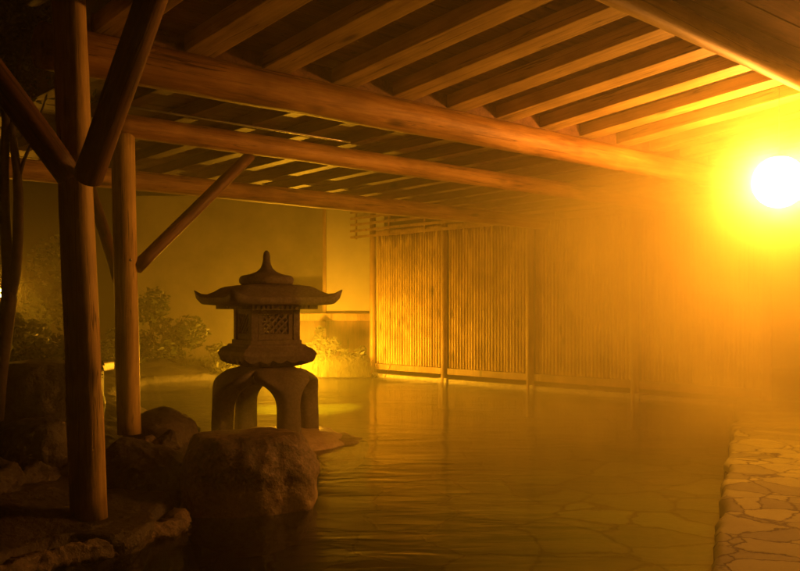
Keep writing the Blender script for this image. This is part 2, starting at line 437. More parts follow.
# local +X axis points to the front corner; corners at 0,90,180,270 deg
def sq(rc, z, up=0.0, n=8, conc=0.0, rnd=0.0):
    """a square ring with corner radius rc; up lifts corners, conc pulls edge middles inward"""
    out = []
    for c in range(4):
        a = c * math.pi / 2; b = a + math.pi / 2
        pa = Vector((math.cos(a), math.sin(a), 0)) * rc; pb = Vector((math.cos(b), math.sin(b), 0)) * rc
        for i in range(n):
            t = i / n
            p = pa.lerp(pb, t)
            d = abs(2 * t - 1)
            k = 1 - conc * (1 - d * d)
            if rnd: k *= 1 - rnd * max(0, (d - 0.7) / 0.3) ** 2
            out.append(Vector((p.x * k, p.y * k, z + up * d ** 7)))
    return out
def loft(bm, rings, cap=True):
    vr = [[bm.verts.new(p) for p in r] for r in rings]
    n = len(vr[0])
    for a, b in zip(vr, vr[1:]):
        for k in range(n): bm.faces.new((a[k], a[(k + 1) % n], b[(k + 1) % n], b[k]))
    if cap:
        for ring, fl in ((vr[0], True), (vr[-1], False)):
            c = bm.verts.new(sum((v.co for v in ring), Vector()) / n)
            for k in range(n):
                f = (ring[k], ring[(k + 1) % n], c); bm.faces.new(f[::-1] if fl else f)
# legs: at the middles of the faces (45 deg off the corners)
for c in range(4):
    ang = R(50) + c * math.pi / 2
    bm = bmesh.new()
    prof = []   # (r_out, r_in, half width, z)
    H = 0.575
    for i in range(15):
        t = i / 14
        z = -0.13 + (H + 0.13) * t if i else -0.13
        t = max(0.0, z / H)
        ro = 0.52 - 0.05 * t - 0.02 * math.sin(t * math.pi) * -1
        if t > 0.62: ro -= 0.20 * ((t - 0.62) / 0.38) ** 2.2
        ri = 0.355 - 0.05 * t
        if t > 0.5: ri -= 0.27 * ((t - 0.5) / 0.5) ** 1.5
        hw = 0.092 + 0.015 * (1 - t) ** 3
        u_ = min(1.0, max(0.0, (t - 0.42) / 0.38)); hw += 0.16 * (1 - math.sqrt(1 - u_ * u_))
        prof.append((ro, max(0.02, ri), hw, z))
    rings = []
    ca, sa = math.cos(ang), math.sin(ang)
    for ro, ri, hw, z in prof:
        pts = []
        bev = 0.03
        for (x, y) in ((ro - 0.012, -hw + bev), (ro, -hw * 0.4), (ro, hw * 0.4), (ro - 0.012, hw - bev), (ro - bev, hw), (ri + bev, hw), (ri, hw - bev), (ri, -hw + bev), (ri + bev, -hw), (ro - bev, -hw)):
            pts.append(Vector((x * ca - y * sa, x * sa + y * ca, z)))
        rings.append(pts)
    loft(bm, rings)
    bmesh.ops.recalc_face_normals(bm, faces=bm.faces[:])
    o = link('leg', bm, ST_LAN, lan, LM())
    md = o.modifiers.new('sub', 'SUBSURF'); md.levels = md.render_levels = 1
bm = bmesh.new(); loft(bm, [sq(r, z, rnd=0.12) for r, z in ((0.30, 0.425), (0.37, 0.46), (0.385, 0.52), (0.36, 0.56), (0.30, 0.583))])
link('leg_crown', bm, ST_LAN, lan, LM())
# platform with a scalloped skirt
bm = bmesh.new()
rings = []
for rc, z, up, conc in ((0.24, 0.582, 0, 0), (0.34, 0.60, 0, 0.0), (0.40, 0.635, 0.0, 0.02), (0.475, 0.655, 0.015, 0.05), (0.49, 0.69, 0.015, 0.06), (0.47, 0.725, 0.01, 0.05), (0.44, 0.745, 0.012, 0.05), (0.40, 0.77, 0.0, 0.03), (0.38, 0.79, 0, 0)):
    rg = sq(rc, z, up, n=28, conc=conc)
    if 0.63 < z < 0.7:
        for i, p in enumerate(rg):
            t = (i % 28) / 28
            s_ = abs(math.sin(t * math.pi * 5))
            p.z -= 0.028 * s_ if z < 0.67 else 0
            p.x *= 1 + 0.015 * s_; p.y *= 1 + 0.015 * s_
    rings.append(rg)
loft(bm, rings)
link('platform', bm, ST_LAN, lan, LM(), smooth=False)
# fire box: base, sill, four corner posts, panels with lattice
bm = bmesh.new()
loft(bm, [sq(0.345, 0.791, n=1), sq(0.345, 0.83, n=1)])
loft(bm, [sq(0.335, 1.105, n=1), sq(0.335, 1.15, n=1)])
for c in range(4):
    a = c * math.pi / 2
    x, y = 0.285 * math.cos(a), 0.285 * math.sin(a)
    loft(bm, [[Vector((x + 0.042 * math.cos(a + q * math.pi / 2), y + 0.042 * math.sin(a + q * math.pi / 2), z)) for q in range(4)] for z in (0.831, 1.104)])
bmesh.ops.recalc_face_normals(bm, faces=bm.faces[:])
link('fire_box', bm, ST_LAN, lan, LM(), smooth=False)
e = 0.315 / math.sqrt(2)          # distance of a face from the axis
for c in range(4):
    bm = bmesh.new()
    wv = 0.165
    # border
    box_bm(bm, (e - 0.03, -wv, 0.832), (e - 0.002, wv, 0.885), 0.004)
    box_bm(bm, (e - 0.03, -wv, 1.062), (e - 0.002, wv, 1.104), 0.004)
    box_bm(bm, (e - 0.03, -wv, 0.886), (e - 0.002, -wv + 0.04, 1.061), 0.004)
    box_bm(bm, (e - 0.03, wv - 0.04, 0.886), (e - 0.002, wv, 1.061), 0.004)
    # pierced diagonal lattice
    ww = wv - 0.041; z0, z1 = 0.887, 1.06; st = 0.062; th = 0.0085
    for sgn, xo in ((1, 0.0), (-1, 0.006)):
        kk = -8
        while kk <= 8:
            # line y - sgn*(z-z0) = kk*st clipped to the opening
            pts = []
            for i in range(61):
                z = z0 + (z1 - z0) * i / 60; y = kk * st + sgn * (z - z0) 
                if sgn < 0: y = kk * st - (z - z0)
                if -ww <= y <= ww: pts.append((y, z))
            if len(pts) > 4:
                (ya, za), (yb, zb2) = pts[0], pts[-1]
                nrm = Vector((0, za - zb2, yb - ya)).normalized() * th
                q = [Vector((0, ya, za)), Vector((0, yb, zb2))]
                vs = []
                for xx in (e - 0.024 - xo, e - 0.012 - xo):
                    for pnt, sg in ((q[0], -1), (q[1], -1), (q[1], 1), (q[0], 1)):
                        vs.append(bm.verts.new((xx, pnt.y + sg * nrm.y, pnt.z + sg * nrm.z)))
                for f in ((0, 1, 2, 3), (7, 6, 5, 4), (0, 4, 5, 1), (1, 5, 6, 2), (2, 6, 7, 3), (3, 7, 4, 0)): bm.faces.new([vs[i] for i in f])
            kk += 1
    bmesh.ops.recalc_face_normals(bm, faces=bm.faces[:])
    link('lattice_window', bm, ST_LAN, lan, LM() @ Matrix.Rotation(math.pi / 4 + c * math.pi / 2, 4, 'Z'), smooth=False)
# roof with upturned corners
bm = bmesh.new()
rings = []
for rc, z, up, conc in ((0.30, 1.140, 0, 0), (0.48, 1.140, 0, 0), (0.66, 1.146, 0.012, 0.02), (0.71, 1.156, 0.05, 0.05), (0.735, 1.205, 0.075, 0.07), (0.725, 1.214, 0.07, 0.07), (0.66, 1.222, 0.03, 0.06), (0.60, 1.238, 0.008, 0.045), (0.53, 1.27, 0, 0.03), (0.47, 1.30, 0, 0.02), (0.42, 1.316, 0, 0.01), (0.36, 1.322, 0, 0), (0.28, 1.33, 0, 0)):
    rings.append(sq(rc, z, up, n=14, conc=conc))
loft(bm, rings)
link('roof', bm, ST_LAN, lan, LM())
# rafter ends under the eaves
bm = bmesh.new()
for c in range(4):
    ang = math.pi / 4 + c * math.pi / 2
    tmp = bmesh.new()
    for k in range(13):
        y = -0.27 + 0.54 * k / 12
        box_bm(tmp, (0.25, y - 0.012, 1.108), (0.385, y + 0.012, 1.15), 0.0)
    bmesh.ops.transform(tmp, matrix=Matrix.Rotation(ang, 4, 'Z'), verts=tmp.verts[:])
    me = bpy.data.meshes.new('tmp'); tmp.to_mesh(me); tmp.free(); bm.from_mesh(me); bpy.data.meshes.remove(me)
link('eaves_trim', bm, ST_LAN, lan, LM(), smooth=False)
bm = bmesh.new()
lathe(bm, [(0.225, 1.329), (0.245, 1.345), (0.25, 1.375), (0.24, 1.40), (0.222, 1.413), (0.14, 1.43), (0.088, 1.452), (0.056, 1.482), (0.04, 1.52), (0.032, 1.56), (0.033, 1.59), (0.026, 1.625), (0.008, 1.645)], seg=32)
link('finial', bm, ST_LAN, lan, LM())

# ------------------------------------------------------------------ rocks
def rock(name, c, rad, mat, label, seed, sub=5, power=1.0, rough=0.22, rz=0.0, group=None, flat=None, cat='rock'):
    bm = bmesh.new(); bmesh.ops.create_icosphere(bm, subdivisions=sub, radius=1)
    for v in bm.verts:
        d = v.co.normalized()
        if power != 1.0:
            m = (abs(d.x) ** power + abs(d.y) ** power + abs(d.z) ** power) ** (1 / power)
            d = d / m
        q = v.co * 1.1 + Vector((seed, seed * 1.7, -seed))
        k = 1 + rough * noise.noise(q) + rough * 0.5 * noise.noise(q * 2.3) + rough * 0.25 * noise.noise(q * 5) + rough * 0.12 * noise.noise(q * 11)
        dd = noise.voronoi(v.co * 1.7 + Vector((seed * 3, seed, 2)))[0]
        k -= 0.55 * rough * max(0.0, 0.16 - (dd[1] - dd[0])) / 0.16 * 0.35
        k += 0.5 * rough * (dd[0] - 0.35)
        # flattened facets
        k += 0.10 * rough * math.floor(3 * noise.noise(q * 0.9 + Vector((5, 5, 5))))
        p = d * k
        if flat is not None and p.z > flat: p.z = flat + (p.z - flat) * 0.25
        v.co = Vector((p.x * rad[0], p.y * rad[1], p.z * rad[2]))
    o = link(name, bm, mat, None, Matrix.Translation(c) @ Matrix.Rotation(rz, 4, 'Z'))
    return tag(o, label, cat, group)

rock('boulder', (at(249, 0, 5.5).x, 5.55, 0.10), (0.40, 0.33, 0.385), ST_BAND, 'large squared boulder with a pale waterline band in front of the stone lantern', 4.2, power=2.9, rough=0.12, flat=0.88, rz=0.42)
rock('flat_rock', (LC.x + 0.02, LC.y - 0.1, -0.08), (0.62, 0.66, 0.2), ST_BAND, 'flat rock in the water carrying the stone lantern', 9.1, power=3.0, rough=0.2, flat=0.86)
rock('flat_rock', (LC.x + 0.52, LC.y - 0.05, -0.11), (0.36, 0.40, 0.17), ST_CRUST, 'low pale rock at the water line beside the right leg of the lantern', 2.7, power=2.4, rough=0.25)
rock('round_rock', (at(160, 0, 7.0).x, 7.0, 0.2), (0.29, 0.3, 0.235), ST_DARK, 'smooth dark rounded rock beside the far shelter post', 1.3, rough=0.12)
for i, (px, py, y, r, lab) in enumerate(((124, 452, 6.1, 0.09, 'small squared stone at the foot of the far post, leftmost of the small stones'),
                                         (150, 449, 6.15, 0.10, 'small pointed stone with a lit face below the smooth round rock'),
                                         (168, 446, 6.2, 0.10, 'small stone next to the large squared boulder below the round rock'),
                                         (136, 458, 5.9, 0.085, 'lowest small stone in the row below the round rock'))):
    c = at(px, py, y)
    rock('small_stone', c, (r, r * 0.9, r * 0.95), ST_DARK if i != 1 else ST_BAND, lab, 20 + i * 3.3, sub=4, power=1.6, rough=0.3)
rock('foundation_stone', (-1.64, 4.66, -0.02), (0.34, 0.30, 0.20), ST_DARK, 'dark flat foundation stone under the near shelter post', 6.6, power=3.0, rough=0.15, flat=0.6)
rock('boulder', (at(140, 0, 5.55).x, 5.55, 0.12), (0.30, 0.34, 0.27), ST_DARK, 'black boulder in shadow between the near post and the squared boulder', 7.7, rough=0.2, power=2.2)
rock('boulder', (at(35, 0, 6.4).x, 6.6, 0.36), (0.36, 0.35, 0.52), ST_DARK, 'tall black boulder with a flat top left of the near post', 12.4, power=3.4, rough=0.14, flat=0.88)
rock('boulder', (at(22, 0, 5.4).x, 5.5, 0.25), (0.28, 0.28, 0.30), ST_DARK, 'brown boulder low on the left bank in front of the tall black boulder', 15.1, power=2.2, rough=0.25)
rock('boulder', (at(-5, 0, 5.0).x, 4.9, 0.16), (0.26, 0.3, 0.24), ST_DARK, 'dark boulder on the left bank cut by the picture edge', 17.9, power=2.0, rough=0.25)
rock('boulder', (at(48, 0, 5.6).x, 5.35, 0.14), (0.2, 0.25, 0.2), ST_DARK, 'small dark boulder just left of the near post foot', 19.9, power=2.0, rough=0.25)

# pale slab seat catching the light behind the near post
slab = empty('stone_bench', (-3.55, 10.0, 0.1), 'low stone bench with a pale lit top behind the near post', 'bench')
boxobj('seat', (-4.0, 9.75, 0.53), (-3.22, 10.15, 0.62), ST_PALE, slab, 0.015)
boxobj('leg', (-3.9, 9.8, 0.05), (-3.72, 10.1, 0.528), ST_DARK, slab, 0.012)
boxobj('leg', (-3.5, 9.8, 0.05), (-3.32, 10.1, 0.528), ST_DARK, slab, 0.012)

# ------------------------------------------------------------------ setting: ground, bank, pool, paving
def interp(tab, y):
    if y <= tab[0][0]: return tab[0][1]
    for (a, b), (c, d) in zip(tab, tab[1:]):
        if y <= c: return b + (d - b) * (y - a) / (c - a)
    return tab[-1][1]
EDGE = [(2.0, -2.4), (3.4, -2.05), (3.95, -1.8), (4.3, -1.62), (4.6, -1.4), (4.85, -1.27), (5.1, -1.3), (5.5, -1.35), (6.2, -1.45), (7.0, -1.75), (8.0, -2.35), (9.5, -2.75), (11.7, -3.7), (13.5, -4.2), (14.8, -4.0), (15.6, -3.0)]
bm = bmesh.new()
nx, ny = 150, 190
grid = []
for j in range(ny + 1):
    y = 1.8 + (16.0 - 1.8) * (j / ny)
    xe = interp(EDGE, y)
    row = []
    for i in range(nx + 1):
        u = i / nx
        x = xe + 0.22 - 9.0 * (u ** 1.7)
        d = (xe - x) + 0.10 * noise.noise(Vector((x * 2.2, y * 2.2, 3))) + 0.05 * noise.noise(Vector((x * 6, y * 6, 1)))
        h = -0.55 + 0.65 * min(1, max(0, (d + 0.16) / 0.20)) + 0.22 * min(1, max(0, d / 1.2))
        h += 0.06 * noise.noise(Vector((x * 3, y * 3, 0))) * min(1, max(0, d * 3)) + 0.025 * noise.noise(Vector((x * 9, y * 9, 0)))
        row.append(bm.verts.new((x, y, h)))
    grid.append(row)
for j in range(ny):
    for i in range(nx): bm.faces.new((grid[j][i], grid[j + 1][i], grid[j + 1][i + 1], grid[j][i + 1]))
bmesh.ops.recalc_face_normals(bm, faces=bm.faces[:])
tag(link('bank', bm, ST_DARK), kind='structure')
# mineral crust along the lip of the near bank
bm = bmesh.new()
n = 260; seg = 16
rings = []
for j in range(n + 1):
    y = 3.2 + (5.25 - 3.2) * j / n
    x = interp(EDGE, y) + 0.05 + 0.06 * noise.noise(Vector((0, y * 4, 8)))
    r = 0.05 * (1 + 0.5 * noise.noise(Vector((2, y * 5, 0)))) * min(1, (n - j) / 30 + 0.15)
    ring = []
    for k in range(seg):
        a = 2 * math.pi * k / seg
        q = Vector((math.cos(a) * 1.2, math.sin(a) * 1.2, y * 9))
        rr = r * (1 + 0.45 * noise.noise(q) + 0.35 * noise.noise(q * 2.4) + 0.3 * noise.noise(q * 5.1))
        ring.append(bm.verts.new((x + rr * 1.3 * math.cos(a), y + 0.01 * math.sin(a * 3), 0.03 + rr * math.sin(a))))
    rings.append(ring)
for a_, b_ in zip(rings, rings[1:]):
    for k in range(seg): bm.faces.new((a_[k], a_[(k + 1) % seg], b_[(k + 1) % seg], b_[k]))
bm.faces.new(rings[0]); bm.faces.new(rings[-1][::-1])
bmesh.ops.recalc_face_normals(bm, faces=bm.faces[:])
tag(link('bank_edge', bm, ST_CRUST), kind='structure')
# pale kerb on the far left shore
bm = bmesh.new()
KP = [(-1.95, 8.75), (-2.6, 9.7), (-3.35, 11.2), (-4.3, 13.3)]
prev = None
for i in range(25):
    t = i / 24 * (len(KP) - 1); k = min(int(t), len(KP) - 2); f = t - k
    p = Vector(KP[k]).lerp(Vector(KP[k + 1]), f)
    w = 0.42 + 0.06 * noise.noise(Vector((i * 0.7, 0, 0)))
    r_ = [bm.verts.new((p.x, p.y, -0.3)), bm.verts.new((p.x + 0.01, p.y, 0.05)), bm.verts.new((p.x - 0.03, p.y, 0.075)), bm.verts.new((p.x - w, p.y - 0.05, 0.08)), bm.verts.new((p.x - w, p.y - 0.05, -0.3))]
    if prev:
        for q in range(4): bm.faces.new((prev[q], prev[q + 1], r_[q + 1], r_[q]))
    prev = r_
bmesh.ops.recalc_face_normals(bm, faces=bm.faces[:])
tag(link('kerb', bm, ST_PALE, smooth=False), kind='structure')
# far bank under the wall
bm = bmesh.new()
g = []
for j in range(13):
    row = []
    for i in range(61):
        x = -9 + 9.0 * i / 60; y = 15.3 + 8 * (j / 12) ** 1.5
        e_ = 15.5 + (0.5 * math.sin(x * 1.3) if x < -3 else 0.4) + 0.15 * noise.noise(Vector((x * 2, 0, 0)))
        h = -0.5 + 0.58 * min(1, max(0, (y - e_ + 0.2) / 0.35)) + 0.05 * noise.noise(Vector((x * 3, y * 3, 0)))
        row.append(bm.verts.new((x, y, h)))
    g.append(row)
for j in range(12):
    for i in range(60): bm.faces.new((g[j][i], g[j][i + 1], g[j + 1][i + 1], g[j + 1][i]))
tag(link('far_bank', bm, ST_DARK), kind='structure')
# pool floor, ground
bm = bmesh.new(); bmesh.ops.create_grid(bm, x_segments=1, y_segments=1, size=1)
tag(link('ground', bm, EARTH, None, Matrix.Translation((0, 14, -0.62)) @ Matrix.Diagonal((34, 34, 1, 1))), kind='structure')
bm = bmesh.new()
g = [[bm.verts.new((-6 + 14 * i / 70, 0.5 + 18 * j / 90, -0.42 + 0.04 * noise.noise(Vector((i * 0.3, j * 0.3, 0))))) for i in range(71)] for j in range(91)]
for j in range(90):
    for i in range(70): bm.faces.new((g[j][i], g[j][i + 1], g[j + 1][i + 1], g[j + 1][i]))
tag(link('pool_floor', bm, FLOOR), kind='structure')
# paved path on the right, its edge left rough
PE = [(1.5, 0.41), (3.79, 1.305), (6.2, 2.245), (16.0, 6.07)]
bm = bmesh.new()
rows = []
for j in range(241):
    y = 1.5 + 14.5 * j / 240
    xe = interp(PE, y) + 0.05 * noise.noise(Vector((0, y * 2.5, 4))) + 0.025 * noise.noise(Vector((0, y * 9, 4)))
    row = [bm.verts.new((xe + 0.03, y, -0.6)), bm.verts.new((xe, y, 0.07)), bm.verts.new((xe + 0.02, y, 0.1))]
    for i in range(1, 41):
        x = xe + 0.02 + 9 * (i / 40) ** 1.6
        row.append(bm.verts.new((x, y, 0.105 + 0.012 * noise.noise(Vector((x * 3, y * 3, 0))))))
    rows.append(row)
for a_, b_ in zip(rows, rows[1:]):
    for k in range(len(a_) - 1): bm.faces.new((a_[k], a_[k + 1], b_[k + 1], b_[k]))
tag(link('path', bm, FLAG), kind='structure')
# water
m, nt, b = newmat('hot_spring_water')
nt.nodes.remove(b)
v = mapped(nt, (0.8, 2.4, 1.0))
n1 = N(nt, 'ShaderNodeTexNoise', Scale=2.2, Detail=3.0, Roughness=0.5, Distortion=0.4); nt.links.new(v, n1.inputs['Vector'])
n2 = N(nt, 'ShaderNodeTexNoise', Scale=9.0, Detail=2.0); nt.links.new(v, n2.inputs['Vector'])
md = N(nt, 'ShaderNodeMath', operation='MULTIPLY_ADD'); md.inputs[1].default_value = 0.07
nt.links.new(n2.outputs['Fac'], md.inputs[0]); nt.links.new(n1.outputs['Fac'], md.inputs[2])
n3 = N(nt, 'ShaderNodeTexNoise', Scale=0.55, Detail=2.0); v3 = mapped(nt, (1, 1, 1)); nt.links.new(v3, n3.inputs['Vector'])
mr = N(nt, 'ShaderNodeMapRange'); mr.inputs[1].default_value = 0.38; mr.inputs[2].default_value = 0.62; mr.inputs[3].default_value = 0.25; mr.inputs[4].default_value = 1.25
nt.links.new(n3.outputs['Fac'], mr.inputs[0])
mm = N(nt, 'ShaderNodeMath', operation='MULTIPLY'); nt.links.new(md.outputs[0], mm.inputs[0]); nt.links.new(mr.outputs[0], mm.inputs[1])
bp = N(nt, 'ShaderNodeBump', Strength=0.3, Distance=0.05); nt.links.new(mm.outputs[0], bp.inputs['Height'])
fr = N(nt, 'ShaderNodeFresnel', IOR=1.33); nt.links.new(bp.outputs[0], fr.inputs['Normal'])
gl = nt.nodes.new('ShaderNodeBsdfGlossy'); gl.inputs['Roughness'].default_value = 0.1; nt.links.new(bp.outputs[0], gl.inputs['Normal'])
tr = nt.nodes.new('ShaderNodeBsdfTransparent'); tr.inputs[0].default_value = (0.68, 0.82, 0.48, 1)
mx = nt.nodes.new('ShaderNodeMixShader')
nt.links.new(fr.outputs[0], mx.inputs[0]); nt.links.new(tr.outputs[0], mx.inputs[1]); nt.links.new(gl.outputs[0], mx.inputs[2])
nt.links.new(mx.outputs[0], nt.nodes['Material Output'].inputs['Surface'])
WATER = m
bm = bmesh.new()
vs = [bm.verts.new(p) for p in ((-9, 0.3, 0), (9.5, 0.3, 0), (9.5, 18.3, 0), (-9, 18.3, 0))]; bm.faces.new(vs)
tag(link('water', bm, WATER), kind='structure')

# ------------------------------------------------------------------ plants
def leaves_bm(bm, c, rad, n, size, clumps=14, seed=0):
    rnd = random.Random(seed)
    cl = []
    for _ in range(clumps):
        d = Vector((rnd.gauss(0, 1), rnd.gauss(0, 1), rnd.gauss(0, 1))).normalized() * rnd.uniform(0.35, 0.95)
        cl.append((Vector((d.x * rad[0], d.y * rad[1], d.z * rad[2])), rnd.uniform(0.22, 0.42)))
    for _ in range(n):
        cc, cr = rnd.choice(cl)
        d = Vector((rnd.gauss(0, 1), rnd.gauss(0, 1), rnd.gauss(0, 1))).normalized() * rnd.random() ** 0.4 * cr
        p = Vector(c) + cc + Vector((d.x * rad[0], d.y * rad[1], d.z * rad[2]))
        u = Vector((rnd.gauss(0, 1), rnd.gauss(0, 1), rnd.gauss(0, 0.6))).normalized()
        w = u.cross(Vector((rnd.gauss(0, 1), rnd.gauss(0, 1), rnd.gauss(0, 1)))).normalized()
        s = size * rnd.uniform(0.6, 1.3)
        a_ = p - u * s; b_ = p + w * s * 0.38; c_ = p + u * s; d_ = p - w * s * 0.38
        bm.faces.new([bm.verts.new(q) for q in (a_, b_, c_, d_)])

def tube(bm, pts, radii, seg=8):
    rings = []
    for i, p in enumerate(pts):
        p = Vector(p)
        d = (Vector(pts[min(i + 1, len(pts) - 1)]) - Vector(pts[max(i - 1, 0)])).normalized()
        x = d.cross(Vector((0.2, 1, 0.1))).normalized(); y = d.cross(x)
        rings.append([bm.verts.new(p + (x * math.cos(2 * math.pi * k / seg) + y * math.sin(2 * math.pi * k / seg)) * radii[i]) for k in range(seg)])
    for a_, b_ in zip(rings, rings[1:]):
        for k in range(seg): bm.faces.new((a_[k], a_[(k + 1) % seg], b_[(k + 1) % seg], b_[k]))
    bm.faces.new(rings[0][::-1]); bm.faces.new(rings[-1])

def shrub(c, rad, n, size, mat, label, seed, name='shrub', group=None):
    base = Vector((c[0], c[1], c[2] - rad[2]))
    o = empty(name, base, label, 'shrub', group)
    bm = bmesh.new(); leaves_bm(bm, c, rad, n, size, seed=seed); link('foliage', bm, mat, o, smooth=False)
    bm = bmesh.new(); rnd = random.Random(seed)
    for _ in range(5):
        t = Vector((c[0] + rnd.uniform(-.5, .5) * rad[0], c[1] + rnd.uniform(-.5, .5) * rad[1], c[2] + rnd.uniform(0, .5) * rad[2]))
        tube(bm, [base - Vector((0, 0, 0.1)), base.lerp(t, 0.5) + Vector((0.03, 0, 0)), t], [0.02, 0.014, 0.006], 6)
    link('stem', bm, BARK, o)
    return o
shrub((-1.45, 16.3, 0.45), (0.35, 0.3, 0.42), 1500, 0.05, LEAF_L, 'pale leafy shrub under the wall ledge just right of the lantern', 1)
shrub((-0.95, 16.4, 0.38), (0.32, 0.28, 0.36), 1300, 0.05, LEAF_L, 'pale leafy shrub under the wall ledge next to the end of the bamboo screen', 2)
shrub((-3.0, 15.6, 0.35), (0.5, 0.3, 0.33), 1400, 0.05, LEAF_L, 'low lit shrub on the far shore left of the lantern', 3)
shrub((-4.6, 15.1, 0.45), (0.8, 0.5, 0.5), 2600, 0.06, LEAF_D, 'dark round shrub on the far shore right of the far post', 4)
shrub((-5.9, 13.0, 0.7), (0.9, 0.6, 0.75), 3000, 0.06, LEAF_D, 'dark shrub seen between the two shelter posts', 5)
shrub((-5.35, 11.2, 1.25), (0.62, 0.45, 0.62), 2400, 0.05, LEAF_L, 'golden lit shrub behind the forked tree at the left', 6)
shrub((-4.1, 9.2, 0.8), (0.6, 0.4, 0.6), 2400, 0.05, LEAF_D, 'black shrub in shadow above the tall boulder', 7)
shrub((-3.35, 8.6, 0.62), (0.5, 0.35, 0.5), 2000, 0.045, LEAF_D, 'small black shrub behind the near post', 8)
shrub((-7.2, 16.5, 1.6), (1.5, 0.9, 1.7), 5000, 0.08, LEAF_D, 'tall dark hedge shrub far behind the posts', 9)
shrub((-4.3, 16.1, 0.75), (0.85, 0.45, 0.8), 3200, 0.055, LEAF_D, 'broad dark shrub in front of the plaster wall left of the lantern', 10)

# grass on the far shore
bm = bmesh.new(); rnd = random.Random(5)
for _ in range(2600):
    tx = rnd.choice((-3.9, -3.5, -3.15, -2.7, -2.3, -1.7, -1.2, -0.8)) + rnd.gauss(0, 0.14); ty = 15.75 + abs(rnd.gauss(0, 0.25))
    h = rnd.uniform(0.12, 0.42); lean = Vector((rnd.gauss(0, 0.5), rnd.gauss(0, 0.4), 0)) * h
    p = Vector((tx, ty, 0.02)); w = Vector((0.006, 0.004, 0))
    a_, b_ = bm.verts.new(p - w), bm.verts.new(p + w)
    q = p + lean * 0.35 + Vector((0, 0, h * 0.7)); c_, d_ = bm.verts.new(q + w * 0.8), bm.verts.new(q - w * 0.8)
    t_ = bm.verts.new(p + lean + Vector((0, 0, h)))
    bm.faces.new((a_, b_, c_, d_)); bm.faces.new((d_, c_, t_))
tag(link('grass', bm, GRASSM, smooth=False), kind='stuff')

# forked tree at the left edge
tree = empty('forked_tree', (-2.72, 5.9, 0.2), 'thin dark tree with a forked trunk at the left edge of the picture', 'tree')
bm = bmesh.new()
Y = 5.9
tube(bm, [at(-6, 420, Y), at(-1, 370, Y), at(5, 330, Y), at(9, 300, Y), at(8, 270, Y), at(5, 220, Y), at(4, 170, Y), at(6, 120, Y), at(-4, 60, Y)], [0.06, 0.055, 0.052, 0.05, 0.038, 0.034, 0.03, 0.026, 0.015], 12)
tube(bm, [at(9, 300, Y), at(15, 275, Y), at(18, 240, Y), at(18.5, 200, Y), at(17, 170, Y), at(12, 130, Y), at(15, 80, Y + 0.2), at(28, 30, Y + 0.3)], [0.04, 0.036, 0.034, 0.032, 0.028, 0.024, 0.02, 0.01], 12)
tube(bm, [at(18.5, 178, Y), at(24, 160, Y), at(33, 140, Y), at(42, 110, Y + 0.2), at(50, 85, Y + 0.4)], [0.016, 0.012, 0.01, 0.007, 0.004], 8)
link('trunk', bm, BARK, tree)
bm = bmesh.new()
leaves_bm(bm, at(22, 60, 6.3), (0.45, 0.5, 0.42), 1800, 0.035, clumps=20, seed=31)
leaves_bm(bm, at(-10, 20, 6.3), (0.5, 0.6, 0.5), 1500, 0.035, clumps=16, seed=32)
link('crown', bm, LEAF_D, tree, smooth=False)

# ------------------------------------------------------------------ lamps
LP = at(779, 182, 7.0)
lamp = empty('pendant_lamp', LP, 'glaring white globe lamp hanging under the shelter roof in the steam', 'lamp')
bm = bmesh.new(); bmesh.ops.create_icosphere(bm, subdivisions=3, radius=0.2)
link('globe', bm, glow('lamp_glass', (1.0, 0.325, 0.045), 330.0), lamp, Matrix.Translation(LP))
bm = bmesh.new(); lathe(bm, [(0.07, 0.185), (0.072, 0.195), (0.05, 0.21), (0.02, 0.225)], 28); link('cap', bm, METAL, lamp, Matrix.Translation(LP))
log('cord', LP + Vector((0, 0, 0.205)), (LP.x, LP.y, 2.93), 0.003, 0.003, ST_PALE, lamp, seg=8, wob=0)

def garden_lamp(p, z0, strength, col, label, r=0.075):
    o = empty('garden_lamp', (p.x, p.y, z0), label, 'lamp')
    bm = bmesh.new(); bmesh.ops.create_icosphere(bm, subdivisions=3, radius=r)
    link('globe', bm, glow('garden_lamp_glass', col, strength), o, Matrix.Translation(p))
    bm = bmesh.new(); lathe(bm, [(0.05, z0 - p.z), (0.05, z0 - p.z + 0.04), (0.018, z0 - p.z + 0.05), (0.018, -r - 0.02), (0.045, -r * 0.9), (0.05, -r * 0.75)], 16)
    link('pole', bm, BLACKM, o, Matrix.Translation(p))
    bm = bmesh.new(); lathe(bm, [(r * 1.0, r * 0.65), (r * 1.15, r * 0.75), (r * 0.6, r * 1.25), (0.01, r * 1.4)], 16)
    link('cap', bm, BLACKM, o, Matrix.Translation(p))
garden_lamp(at(301, 356, 14.9), -0.05, 4300.0, (1.0, 0.41, 0.012), 'small garden lamp on a pole hidden behind the stone lantern')
garden_lamp(at(5, 293, 11.6), 0.2, 500.0, (1.0, 0.38, 0.015), 'small garden lamp glowing behind the trunk of the forked tree')

# ------------------------------------------------------------------ haze
bm = bmesh.new(); box_bm(bm, (-36, -22, -1.7), (36, 50, 5.2))
hm = bpy.data.materials.new('steam_haze'); hm.use_nodes = True
nt = hm.node_tree; nt.nodes.remove(nt.nodes['Principled BSDF'])
pv = nt.nodes.new('ShaderNodeVolumePrincipled')
pv.inputs['Color'].default_value = (0.95, 0.93, 0.6, 1)
pv.inputs['Density'].default_value = 0.016
pv.inputs['Anisotropy'].default_value = 0.7
nt.links.new(pv.outputs[0], nt.nodes['Material Output'].inputs['Volume'])
tag(link('haze', bm, hm, smooth=False), kind='stuff')

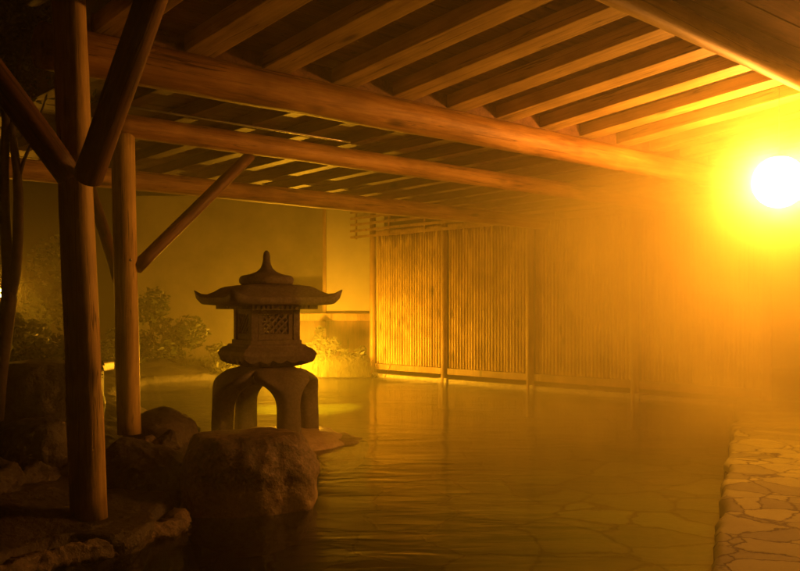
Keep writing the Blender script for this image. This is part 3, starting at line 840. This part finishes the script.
# steam drifting off the pool around the lamp
def steam(c, rad, dens, g, seed, scale, pw=1.0, col=(0.96, 0.94, 0.32), lo=0.25, hi=1.6):
    bm = bmesh.new(); bmesh.ops.create_icosphere(bm, subdivisions=4, radius=1)
    m = bpy.data.materials.new('steam_cloud'); m.use_nodes = True
    nt = m.node_tree; nt.nodes.remove(nt.nodes['Principled BSDF'])
    tc = nt.nodes.new('ShaderNodeTexCoord')
    ln = N(nt, 'ShaderNodeVectorMath', operation='LENGTH'); nt.links.new(tc.outputs['Object'], ln.inputs[0])
    fall = N(nt, 'ShaderNodeMapRange', interpolation_type='SMOOTHSTEP'); fall.inputs[1].default_value = 1.0; fall.inputs[2].default_value = 0.15
    nt.links.new(ln.outputs['Value'], fall.inputs[0])
    ge = nt.nodes.new('ShaderNodeNewGeometry')
    ad = N(nt, 'ShaderNodeVectorMath', operation='ADD'); ad.inputs[1].default_value = (seed, seed, seed)
    nt.links.new(ge.outputs['Position'], ad.inputs[0])
    nz = N(nt, 'ShaderNodeTexNoise', Scale=scale, Detail=3.0, Roughness=0.55, Distortion=0.5); nt.links.new(ad.outputs[0], nz.inputs['Vector'])
    nr = N(nt, 'ShaderNodeMapRange'); nr.inputs[1].default_value = 0.38; nr.inputs[2].default_value = 0.66; nr.inputs[3].default_value = lo; nr.inputs[4].default_value = hi
    nt.links.new(nz.outputs['Fac'], nr.inputs[0])
    fp = N(nt, 'ShaderNodeMath', operation='POWER'); fp.inputs[1].default_value = pw; nt.links.new(fall.outputs[0], fp.inputs[0])
    m1 = N(nt, 'ShaderNodeMath', operation='MULTIPLY'); nt.links.new(fp.outputs[0], m1.inputs[0]); nt.links.new(nr.outputs[0], m1.inputs[1])
    m2 = N(nt, 'ShaderNodeMath', operation='MULTIPLY'); nt.links.new(m1.outputs[0], m2.inputs[0]); m2.inputs[1].default_value = dens
    pv = nt.nodes.new('ShaderNodeVolumePrincipled'); pv.inputs['Color'].default_value = (*col, 1); pv.inputs['Anisotropy'].default_value = g
    nt.links.new(m2.outputs[0], pv.inputs['Density'])
    nt.links.new(pv.outputs[0], nt.nodes['Material Output'].inputs['Volume'])
    return tag(link('steam', bm, m, None, Matrix.Translation(c) @ Matrix.Diagonal((*rad, 1))), kind='stuff')
steam((4.9, 9.4, 1.7), (5.4, 5.1, 3.1), 0.56, 0.1, 3.0, 0.7)
steam(LP, (0.8, 0.8, 0.7), 1.6, 0.3, 7.0, 1.5, 2.2, col=(0.97, 0.96, 0.93))
steam(LP + Vector((0.1, -0.1, 0.35)), (2.0, 1.9, 1.3), 0.10, 0.2, 17.0, 1.3, 1.3)
steam((1.4, 8.0, 0.2), (3.6, 6.0, 0.5), 0.11, 0.2, 11.0, 0.9, lo=0.0, hi=2.2)

# ------------------------------------------------------------------ world, camera, render
w = bpy.data.worlds.new('World'); S.world = w; w.use_nodes = True
nt = w.node_tree
sky = nt.nodes.new('ShaderNodeTexSky'); sky.sky_type = 'NISHITA'; sky.sun_disc = False
sky.sun_elevation = R(-8); sky.sun_rotation = R(200)
bg = nt.nodes['Background']; bg.inputs['Strength'].default_value = 0.05
nt.links.new(sky.outputs[0], bg.inputs['Color'])

cam = bpy.data.cameras.new('camera'); co = bpy.data.objects.new('camera', cam); COL.objects.link(co)
co.location = (0, 0, EYE); co.rotation_euler = (R(90), 0, 0)
cam.sensor_width = 36; cam.lens = F / 800 * 36; cam.shift_y = 24.5 / 800
cam.clip_start = 0.05; cam.clip_end = 300
S.camera = co

S.render.engine = 'CYCLES'
c = S.cycles
c.use_denoising = True
c.use_adaptive_sampling = True; c.adaptive_threshold = 0.02
try: c.denoiser = 'OPENIMAGEDENOISE'
except Exception: pass
c.max_bounces = 7; c.diffuse_bounces = 3; c.glossy_bounces = 3; c.transmission_bounces = 3; c.volume_bounces = 4; c.transparent_max_bounces = 8
c.volume_step_rate = 4.0; c.volume_max_steps = 128
c.sample_clamp_indirect = 6.0
c.caustics_reflective = False; c.caustics_refractive = False
S.view_settings.view_transform = 'Standard'; S.view_settings.look = 'None'
S.view_settings.exposure = 0.0; S.view_settings.gamma = 1.0
